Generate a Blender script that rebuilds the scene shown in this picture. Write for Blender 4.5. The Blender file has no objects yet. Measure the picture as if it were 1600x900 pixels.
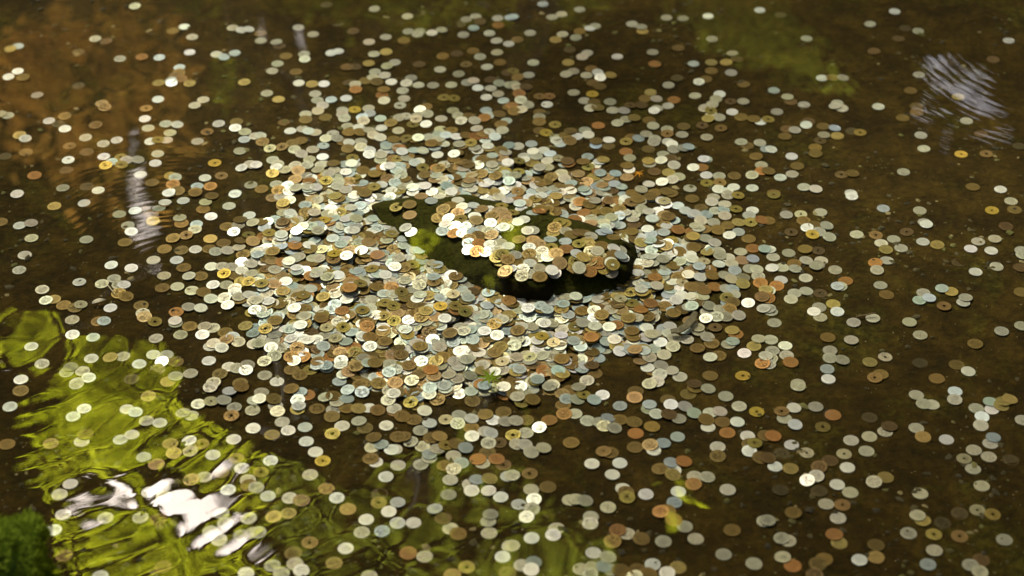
import bpy, bmesh, math, random
import numpy as np
from mathutils import Vector, Matrix, noise
from mathutils.bvhtree import BVHTree
from mathutils.geometry import delaunay_2d_cdt
random.seed(7); RNG = np.random.default_rng(11)
S = bpy.context.scene
COL = S.collection

# ------------------------------------------------------------------ camera, sky, sun, exposure
ELEV = math.radians(38.0); DIST = 3.0; FPX = 3000.0
CAM = Vector((0, -DIST*math.cos(ELEV), DIST*math.sin(ELEV)))
cam = bpy.data.cameras.new('camera'); co = bpy.data.objects.new('camera', cam); COL.objects.link(co)
co.location = CAM; co.rotation_euler = (math.pi/2-ELEV, 0, 0)
cam.sensor_width = 36; cam.lens = 36*FPX/1600; cam.clip_start = .05; cam.clip_end = 500
cam.dof.use_dof = True; cam.dof.focus_distance = 2.98; cam.dof.aperture_fstop = 3.0
S.camera = co
SUN_EL = math.radians(57); SUN_AZ = math.radians(36)          # from behind the scene, to the left
SUN = Vector((-math.sin(SUN_AZ)*math.cos(SUN_EL), math.cos(SUN_AZ)*math.cos(SUN_EL), math.sin(SUN_EL)))
w = bpy.data.worlds.new('World'); S.world = w; w.use_nodes = True
nt = w.node_tree; bg = nt.nodes['Background']
sky = nt.nodes.new('ShaderNodeTexSky'); sky.sky_type = 'NISHITA'; sky.sun_disc = False
sky.sun_elevation = SUN_EL; sky.sun_rotation = -SUN_AZ
sky.air_density = 1.0; sky.dust_density = 10.0; sky.ozone_density = .6
nt.links.new(sky.outputs[0], bg.inputs[0]); bg.inputs[1].default_value = .10
sl = bpy.data.lights.new('sun', 'SUN'); sl.energy = 5.0; sl.angle = math.radians(6.0); sl.color = (1, .985, .95)
so = bpy.data.objects.new('sun', sl); COL.objects.link(so)
so.rotation_euler = SUN.to_track_quat('Z', 'Y').to_euler()
S.view_settings.view_transform = 'Standard'; S.view_settings.look = 'None'
S.view_settings.exposure = 1.08; S.view_settings.gamma = 1.0
S.cycles.max_bounces = 5; S.cycles.transparent_max_bounces = 12

# ------------------------------------------------------------------ helpers
ZW = 0.13                                   # level of the water
FWD = Vector((0, math.cos(ELEV), -math.sin(ELEV))); UP = Vector((0, math.sin(ELEV), math.cos(ELEV)))
def ray(u, v):
    return (FWD + Vector((1, 0, 0))*((u-800)/FPX) + UP*((450-v)/FPX)).normalized()
def at(u, v, z=0.0):
    d = ray(u, v); return CAM + d*((z-CAM.z)/d.z)
def pix(p):
    q = Vector(p)-CAM; k = q.dot(FWD)
    return 800+FPX*q.x/k, 450-FPX*q.dot(UP)/k
def refl(u, v, t):                          # the point t metres along the ray that the water mirrors at (u, v)
    W = at(u, v, ZW); d = ray(u, v); return W + Vector((d.x, d.y, -d.z))*t
def mirror_px(P):                           # where arrays of points above the water are mirrored
    q = np.array(P)-np.array(CAM); q[:, 2] = (2*ZW-np.array(P)[:, 2])-CAM.z
    k = q @ np.array(FWD)
    return 800+FPX*q[:, 0]/k, 450-FPX*(q @ np.array(UP))/k
def inpoly(u, v, poly):
    u = np.asarray(u, float); v = np.asarray(v, float); r = np.zeros(u.shape, bool); n = len(poly)
    for i in range(n):
        x0, y0 = poly[i]; x1, y1 = poly[(i+1) % n]
        c = ((y0 > v) != (y1 > v)) & (u < (x1-x0)*(v-y0)/((y1-y0) or 1e-9)+x0); r ^= c
    return r
def obj(name, me, mat=None, parent=None, **props):
    if isinstance(me, bmesh.types.BMesh):
        m = bpy.data.meshes.new(name); me.to_mesh(m); me.free(); me = m
    o = bpy.data.objects.new(name, me); COL.objects.link(o)
    if mat and not me.materials: me.materials.append(mat)
    if parent: o.parent = parent
    for k, v in props.items(): o[k] = v
    return o
def empty(name, loc=(0, 0, 0), **props):
    o = bpy.data.objects.new(name, None); COL.objects.link(o); o.location = loc
    for k, v in props.items(): o[k] = v
    return o
def smooth(me, on=True):
    me.polygons.foreach_set('use_smooth', [on]*len(me.polygons))
def mesh(name, v, f):
    me = bpy.data.meshes.new(name)
    me.from_pydata([tuple(map(float, p)) for p in v], [], [tuple(map(int, p)) for p in f]); me.update(); return me

class NT:
    def __init__(s, name):
        s.m = bpy.data.materials.new(name); s.m.use_nodes = True; s.t = s.m.node_tree; s.t.nodes.clear()
        s.out = s.n('OutputMaterial')
    def n(s, ty, **kw):
        nd = s.t.nodes.new('ShaderNode'+ty)
        for k, v in kw.items():
            if k.startswith('i_'):
                k = k[2:]; nd.inputs[int(k) if k.isdigit() else k.replace('_', ' ')].default_value = v
            else: setattr(nd, k, v)
        return nd
    def l(s, a, b): s.t.links.new(a, b)
    def math(s, op, a, b=None, clamp=False):
        nd = s.n('Math', operation=op, use_clamp=clamp)
        for i, x in enumerate((a, b)):
            if x is None: continue
            if isinstance(x, (int, float)): nd.inputs[i].default_value = x
            else: s.l(x, nd.inputs[i])
        return nd.outputs[0]
    def noise(s, vec, scale, detail=4, rough=.55, dist=0):
        nd = s.n('TexNoise', i_Scale=scale, i_Detail=detail, i_Roughness=rough, i_Distortion=dist)
        s.l(vec, nd.inputs['Vector']); return nd.outputs['Fac']
    def ramp(s, fac, stops):
        nd = s.n('ValToRGB'); e = nd.color_ramp.elements
        while len(e) < len(stops): e.new(.5)
        for q, (p, c) in zip(e, stops): q.position = p; q.color = (*c, 1) if len(c) == 3 else c
        s.l(fac, nd.inputs[0]); return nd.outputs[0]
    def mix(s, fac, a, b):
        nd = s.n('Mix', data_type='RGBA')
        for i, x in ((0, fac), (6, a), (7, b)):
            if isinstance(x, (int, float)): nd.inputs[i].default_value = x
            elif isinstance(x, tuple): nd.inputs[i].default_value = (*x, 1)
            else: s.l(x, nd.inputs[i])
        return nd.outputs[2]
    def bump(s, h, strength, dist, normal=None):
        nd = s.n('Bump', i_Strength=strength, i_Distance=dist); s.l(h, nd.inputs['Height'])
        if normal: s.l(normal, nd.inputs['Normal'])
        return nd.outputs[0]

# ------------------------------------------------------------------ materials
def mat_bed():
    s = NT('silt'); g = s.n('NewGeometry').outputs['Position']
    a = s.noise(g, 2.3, 5); b = s.noise(g, 14, 6, .65, .4); c = s.noise(g, 75, 5, .7); d = s.noise(g, 6, 6, .7, .8)
    base = s.ramp(b, [(.30, (.011, .0072, .0013)), (.50, (.022, .0145, .0025)), (.72, (.040, .027, .005))])
    green = s.ramp(c, [(.3, (.012, .014, .002)), (.7, (.060, .056, .008))])
    m = s.math('MULTIPLY', s.ramp(d, [(.52, (0, 0, 0)), (.66, (1, 1, 1))]), s.ramp(a, [(.40, (0, 0, 0)), (.6, (1, 1, 1))]))
    col = s.mix(s.math('MULTIPLY', m, .8), base, green)
    fine = s.ramp(c, [(.30, (.55, .55, .55)), (.68, (1.35, 1.3, 1.2))])
    mm = s.n('Mix', data_type='RGBA', blend_type='MULTIPLY'); mm.inputs[0].default_value = 1
    s.l(col, mm.inputs[6]); s.l(fine, mm.inputs[7])
    vo = s.n('TexVoronoi', i_Scale=150.0); s.l(g, vo.inputs['Vector'])
    spk = s.math('LESS_THAN', vo.outputs['Distance'], .10)
    spk = s.math('MULTIPLY', spk, s.math('GREATER_THAN', s.noise(g, 37, 2), .60))
    col2 = s.mix(spk, mm.outputs[2], (.30, .26, .16))
    p = s.n('BsdfPrincipled', i_Roughness=.95); p.inputs['Specular IOR Level'].default_value = .1
    s.l(col2, p.inputs['Base Color'])
    h = s.math('ADD', s.math('MULTIPLY', b, 1.0), s.math('MULTIPLY', c, .5))
    s.l(s.bump(h, .9, .012), p.inputs['Normal']); s.l(p.outputs[0], s.out.inputs[0]); return s.m
def mat_coin():
    s = NT('coin_metal')
    att = s.n('Attribute', attribute_name='tint'); col = att.outputs['Color']
    uv = s.n('UVMap', uv_map='coin'); uvv = uv.outputs[0]
    ln = s.n('VectorMath', operation='LENGTH')
    sep = s.n('SeparateXYZ'); s.l(uvv, sep.inputs[0])
    # each coin owns a cell of the uv plane: integer part = which coin, fraction = place on its face
    fx = s.math('SUBTRACT', s.math('FRACT', sep.outputs[0]), .5); fy = s.math('SUBTRACT', s.math('FRACT', sep.outputs[1]), .5)
    cb = s.n('CombineXYZ'); s.l(fx, cb.inputs[0]); s.l(fy, cb.inputs[1]); s.l(cb.outputs[0], ln.inputs[0])
    r = s.math('MULTIPLY', ln.outputs['Value'], 2.5)            # 0 centre .. 1 rim
    relief = s.noise(uvv, 9, 3, .6, .6)
    mark = s.ramp(relief, [(.44, (0, 0, 0)), (.50, (1, 1, 1)), (.56, (0, 0, 0))])
    inner = s.ramp(r, [(.70, (1, 1, 1)), (.80, (0, 0, 0))])
    mark = s.math('MULTIPLY', mark, inner)
    ring = s.ramp(r, [(.80, (0, 0, 0)), (.86, (1, 1, 1)), (.91, (0, 0, 0))])
    dirt = s.noise(uvv, 3.2, 5, .7); spots = s.noise(uvv, 17, 3, .7)
    dm = s.ramp(dirt, [(.40, (0, 0, 0)), (.72, (1, 1, 1))])
    d1 = s.math('MULTIPLY', dm, .62); d2 = s.math('MULTIPLY', mark, .62); d3 = s.math('MULTIPLY', ring, .5)
    d4 = s.math('MULTIPLY', s.math('GREATER_THAN', spots, .67), .55)
    f = s.math('MAXIMUM', s.math('MAXIMUM', d1, d2), s.math('MAXIMUM', d3, d4))
    f = s.math('MULTIPLY', f, att.outputs['Alpha'])
    mul = s.n('Mix', data_type='RGBA', blend_type='MULTIPLY'); mul.inputs[0].default_value = 1
    s.l(col, mul.inputs[6]); mul.inputs[7].default_value = (.27, .23, .12, 1)
    c2 = s.mix(f, col, mul.outputs[2])
    p = s.n('BsdfPrincipled', i_Metallic=.55, i_Roughness=.42)
    s.l(c2, p.inputs['Base Color'])
    s.l(s.math('ADD', .34, s.math('MULTIPLY', f, .4)), p.inputs['Roughness'])
    s.l(s.bump(s.math('ADD', s.math('MULTIPLY', mark, 1.0), s.math('MULTIPLY', spots, .5)), .8, .0007), p.inputs['Normal'])
    s.l(p.outputs[0], s.out.inputs[0]); return s.m
def mat_water():
    s = NT('pond_water'); g = s.n('NewGeometry').outputs['Position']
    def near(c, r0, r1):
        d = s.n('VectorMath', operation='DISTANCE'); s.l(g, d.inputs[0]); d.inputs[1].default_value = c
        return s.ramp(s.math('DIVIDE', d.outputs['Value'], r1), [(r0/r1, (1, 1, 1)), (1, (0, 0, 0))])
    corner = at(190, 800, ZW)
    m1 = near(tuple(corner), .10, .52); m2 = near(tuple(at(230, 330, ZW)), .04, .25); m3 = near(tuple(at(1500, 150, ZW)), .04, .35)
    def rings(c, scale, dist):
        mp = s.n('Mapping'); mp.inputs['Location'].default_value = (-c.x, -c.y, -c.z); s.l(g, mp.inputs['Vector'])
        wv = s.n('TexWave', wave_type='RINGS', rings_direction='Z', i_Scale=scale, i_Distortion=dist, i_Detail=2.0, i_Detail_Scale=1.5)
        s.l(mp.outputs[0], wv.inputs['Vector']); return wv.outputs['Fac']
    r1 = rings(at(-20, 500, ZW), 9.0, 2.5); r2 = rings(at(260, 420, ZW), 20.0, 2.0)
    r3 = rings(at(1700, 60, ZW), 18.0, 3.0)
    swell = s.noise(g, 3.0, 2, .5); cells = s.noise(g, 10, .6, .4, .3)
    def mul(a, b): return s.math('MULTIPLY', a, b)
    h = s.math('ADD', mul(swell, .0018), mul(cells, .00035))
    h = s.math('ADD', h, mul(m1, s.math('ADD', mul(r1, .00006), mul(cells, .0013))))
    h = s.math('ADD', h, mul(m2, mul(r2, .000012)))
    h = s.math('ADD', h, mul(m3, s.math('ADD', mul(r3, .00002), mul(cells, .0002))))
    nrm = s.bump(h, 1.0, 1.0)
    gl = s.n('BsdfGlossy', i_Roughness=.0); gl.inputs['Color'].default_value = (1, 1, 1, 1); s.l(nrm, gl.inputs['Normal'])
    tr = s.n('BsdfTransparent'); tr.inputs[0].default_value = (.96, .93, .76, 1)
    lw = s.n('LayerWeight', i_Blend=.5); s.l(nrm, lw.inputs['Normal'])
    fr = s.math('ADD', .21, s.math('MULTIPLY', s.math('POWER', lw.outputs['Facing'], 5.0), .79))
    mx = s.n('MixShader'); s.l(fr, mx.inputs[0]); s.l(tr.outputs[0], mx.inputs[1]); s.l(gl.outputs[0], mx.inputs[2])
    s.l(mx.outputs[0], s.out.inputs[0]); return s.m
def mat_rock(name, dark, light, moss, amount):
    s = NT(name); g = s.n('NewGeometry'); pos = g.outputs['Position']
    a = s.noise(pos, 9, 6, .65, .5); b = s.noise(pos, 45, 6, .7); c = s.noise(pos, 160, 3, .6)
    base = s.ramp(b, [(.3, dark), (.7, light)])
    sep = s.n('SeparateXYZ'); s.l(g.outputs['Normal'], sep.inputs[0])
    k = s.math('ADD', s.math('MULTIPLY', sep.outputs[2], .5), s.math('MULTIPLY', a, .9))
    k = s.ramp(k, [(1.0-amount, (0, 0, 0)), (1.15-amount, (1, 1, 1))])
    mossc = s.ramp(c, [(.3, tuple(x*.5 for x in moss)), (.7, tuple(x*1.5 for x in moss))])
    p = s.n('BsdfPrincipled', i_Roughness=.85); p.inputs['Specular IOR Level'].default_value = .04
    s.l(s.mix(k, base, mossc), p.inputs['Base Color'])
    h = s.math('ADD', a, s.math('ADD', s.math('MULTIPLY', b, .6), s.math('MULTIPLY', c, .25)))
    s.l(s.bump(h, .9, .01), p.inputs['Normal']); s.l(p.outputs[0], s.out.inputs[0]); return s.m
def mat_leaf(name, c1, c2, trans):
    s = NT(name); g = s.n('NewGeometry'); 
    col = s.ramp(s.noise(g.outputs['Position'], 3.5, 3), [(.32, c1), (.68, c2)])
    rn = s.ramp(g.outputs['Random Per Island'], [(0, (.65, .65, .65)), (1, (1.25, 1.25, 1.25))])
    mm = s.n('Mix', data_type='RGBA', blend_type='MULTIPLY'); mm.inputs[0].default_value = 1
    s.l(col, mm.inputs[6]); s.l(rn, mm.inputs[7])
    d = s.n('BsdfDiffuse'); t = s.n('BsdfTranslucent'); m = s.n('MixShader'); m.inputs[0].default_value = trans
    s.l(mm.outputs[2], d.inputs[0]); s.l(mm.outputs[2], t.inputs[0]); s.l(d.outputs[0], m.inputs[1]); s.l(t.outputs[0], m.inputs[2])
    s.l(m.outputs[0], s.out.inputs[0]); return s.m
def mat_plain(name, col, rough=.7, bump=0, scale=60, var=.4):
    s = NT(name); g = s.n('NewGeometry').outputs['Position']; nz = s.noise(g, scale, 4)
    p = s.n('BsdfPrincipled', i_Roughness=rough)
    s.l(s.ramp(nz, [(.3, tuple(x*(1-var) for x in col)), (.7, tuple(x*(1+var) for x in col))]), p.inputs['Base Color'])
    if bump: s.l(s.bump(nz, .8, bump), p.inputs['Normal'])
    s.l(p.outputs[0], s.out.inputs[0]); return s.m
M_BED = mat_bed(); M_COIN = mat_coin(); M_WATER = mat_water()
M_SLAB = mat_rock('dark_algae_rock', (.004, .0035, .0015), (.020, .016, .006), (.018, .019, .003), .34)
M_BOULDER = mat_rock('boulder_rock', (.03, .028, .022), (.10, .09, .07), (.05, .085, .012), .75)
M_BARK = mat_plain('bark', (.055, .042, .028), .9, .03, 14)

# ------------------------------------------------------------------ the pond: ground, water
def build_ground():
    # fine rings inside, coarse outside; a basin 2.1 m in radius whose floor is the silt
    rs = list(np.linspace(0, 1.9, 60)) + [2.0, 2.1, 2.2, 2.3, 2.45, 2.7, 3.1, 3.7, 4.5, 6, 9, 14, 25, 50, 120]
    n = 120; V = [(0, .1, 0)]; F = []
    for r in rs[1:]:
        for k in range(n):
            a = 2*math.pi*k/n; x = r*math.cos(a); y = .1+r*math.sin(a)
            edge = 2.05+.12*math.sin(3*a+1)+.08*math.sin(7*a)
            z = -.003*abs(noise.noise((x*5, y*5, 0))) - .002*abs(noise.noise((x*17, y*17, 4)))
            if r > edge-.35:
                t = min(1, (r-edge+.35)/.6); z += .32*(t*t*(3-2*t))
            if r > 2.6: z += .10*noise.noise((x*.5, y*.5, 3))
            V.append((x, y, z))
    for k in range(n): F.append((0, 1+k, 1+(k+1) % n))
    for i in range(len(rs)-2):
        for k in range(n):
            a = 1+i*n+k; b = 1+i*n+(k+1) % n; F.append((a, a+n, b+n, b))
    me = mesh('pond_bed', V, F); smooth(me); return obj('pond_bed', me, M_BED, kind='structure', label='dark brown silty pond floor and bank with algae patches')
build_ground()
def build_water():
    n = 96; V = [(0, .1, ZW)]+[(2.14*math.cos(2*math.pi*k/n), .1+2.14*math.sin(2*math.pi*k/n), ZW) for k in range(n)]
    me = mesh('water', V, [(0, 1+k, 1+(k+1) % n) for k in range(n)])
    return obj('water', me, M_WATER, kind='structure', label='clear pond water mirroring green trees, rippled in one corner')
build_water()

# ------------------------------------------------------------------ flat rock in the heap
ROCK_PTS = [  # u, v, z (m): foot, brow and top of the slab
 (580,322,.006),(600,352,.002),(625,378,.0),(660,408,.0),(700,436,-.002),(745,455,-.002),(800,471,-.002),(865,477,-.002),(930,468,-.002),(975,452,-.002),(992,428,0),(997,404,0),
 (992,386,.010),(960,364,.012),(905,345,.012),(850,329,.012),(790,312,.012),(720,303,.010),(650,306,.008),(600,313,.006),
 (604,326,.012),(640,345,.018),(680,372,.024),(720,398,.026),(760,420,.028),(800,436,.034),(850,446,.035),(905,443,.035),(950,437,.033),(980,420,.030),(984,395,.028),
 (640,318,.018),(690,322,.026),(740,320,.030),(800,328,.034),(860,345,.036),(915,358,.036),(960,376,.034),(740,362,.032),(800,385,.037),(870,400,.040),(930,405,.040),(830,365,.034),(895,372,.036)]
def build_rock():
    pts = [at(u, v, z) for u, v, z in ROCK_PTS]; nb = 20
    co2 = [Vector((p.x, p.y)) for p in pts]
    r = delaunay_2d_cdt(co2, [(i, (i+1) % nb) for i in range(nb)], [], 1, 1e-5)
    zmap = [pts[o[0]].z if o else 0 for o in r[3]]
    V = [(c.x, c.y, z) for c, z in zip(r[0], zmap)]
    bm = bmesh.new(); vs = [bm.verts.new(p) for p in V]
    for f in r[2]: bm.faces.new([vs[i] for i in f])
    bm.normal_update()
    for _ in range(4): bmesh.ops.subdivide_edges(bm, edges=bm.edges[:], cuts=1, use_grid_fill=True) if _ < 3 else None
    for _ in range(1): bmesh.ops.smooth_vert(bm, verts=[v for v in bm.verts if not v.is_boundary], factor=.3, use_axis_x=True, use_axis_y=True, use_axis_z=True)
    for v in bm.verts:
        x = v.co*22; n1 = noise.fractal(x, .9, 2.1, 5)+.7*(noise.ridged_multi_fractal(v.co*30, 1, 2, 3, 1, 2)-1.2)*.4
        v.co += Vector((.2*n1, -.5*abs(n1) if v.co.z < .028 else 0, n1*.7))*.009
    # skirt down into the heap
    be = [e for e in bm.edges if e.is_boundary]
    ex = bmesh.ops.extrude_edge_only(bm, edges=be)['geom']
    for g in ex:
        if isinstance(g, bmesh.types.BMVert): g.co.z = -.03
    me = bpy.data.meshes.new('flat_rock'); bm.to_mesh(me); bm.free(); smooth(me)
    return obj('flat_rock', me, M_SLAB, label='dark wedge-shaped algae-covered rock rising from the coin heap, coins piled on top', category='rock')
rock = build_rock()
rock_bvh = BVHTree.FromPolygons([v.co[:] for v in rock.data.vertices], [p.vertices[:] for p in rock.data.polygons])
ROCK_FOOT = [at(u, v, z) for u, v, z in ROCK_PTS[:20]]
_c = sum(ROCK_FOOT, Vector())/20; FOOT_XY = [(_c.x+(p.x-_c.x)*.95, _c.y+(p.y-_c.y)*.90) for p in ROCK_FOOT]

# ------------------------------------------------------------------ coins: what the photograph shows
# kind: (tint, radius m, hole radius m, wear)
K = {
 'w': ((.70, .75, .82), .0106, 0, .45), 'W': ((.85, .89, .95), .0105, 0, .1), 's': ((.46, .47, .43), .0110, 0, .9),
 'g': ((.43, .53, .62), .0106, 0, .6), 'b': ((.190, .130, .036), .01175, 0, .8), 'o': ((.34, .175, .055), .01175, 0, .7),
 'p': ((.36, .255, .135), .01175, 0, .7), 'd': ((.13, .082, .030), .01175, 0, .9), 'a': ((.40, .32, .115), .0113, 0, 1.0),
 'h': ((.27, .22, .055), .0110, .0026, .9), 'y': ((.46, .34, .06), .0112, .0022, .6), 'k': ((.52, .49, .35), .0106, .0021, .9),
 'c': ((.25, .16, .060), .0112, .0025, .9), 'e': ((.125, .085, .032), .0110, .0025, 1.0), 'u': ((.085, .066, .024), .0115, 0, 1.0)}
THICK = .0016
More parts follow.
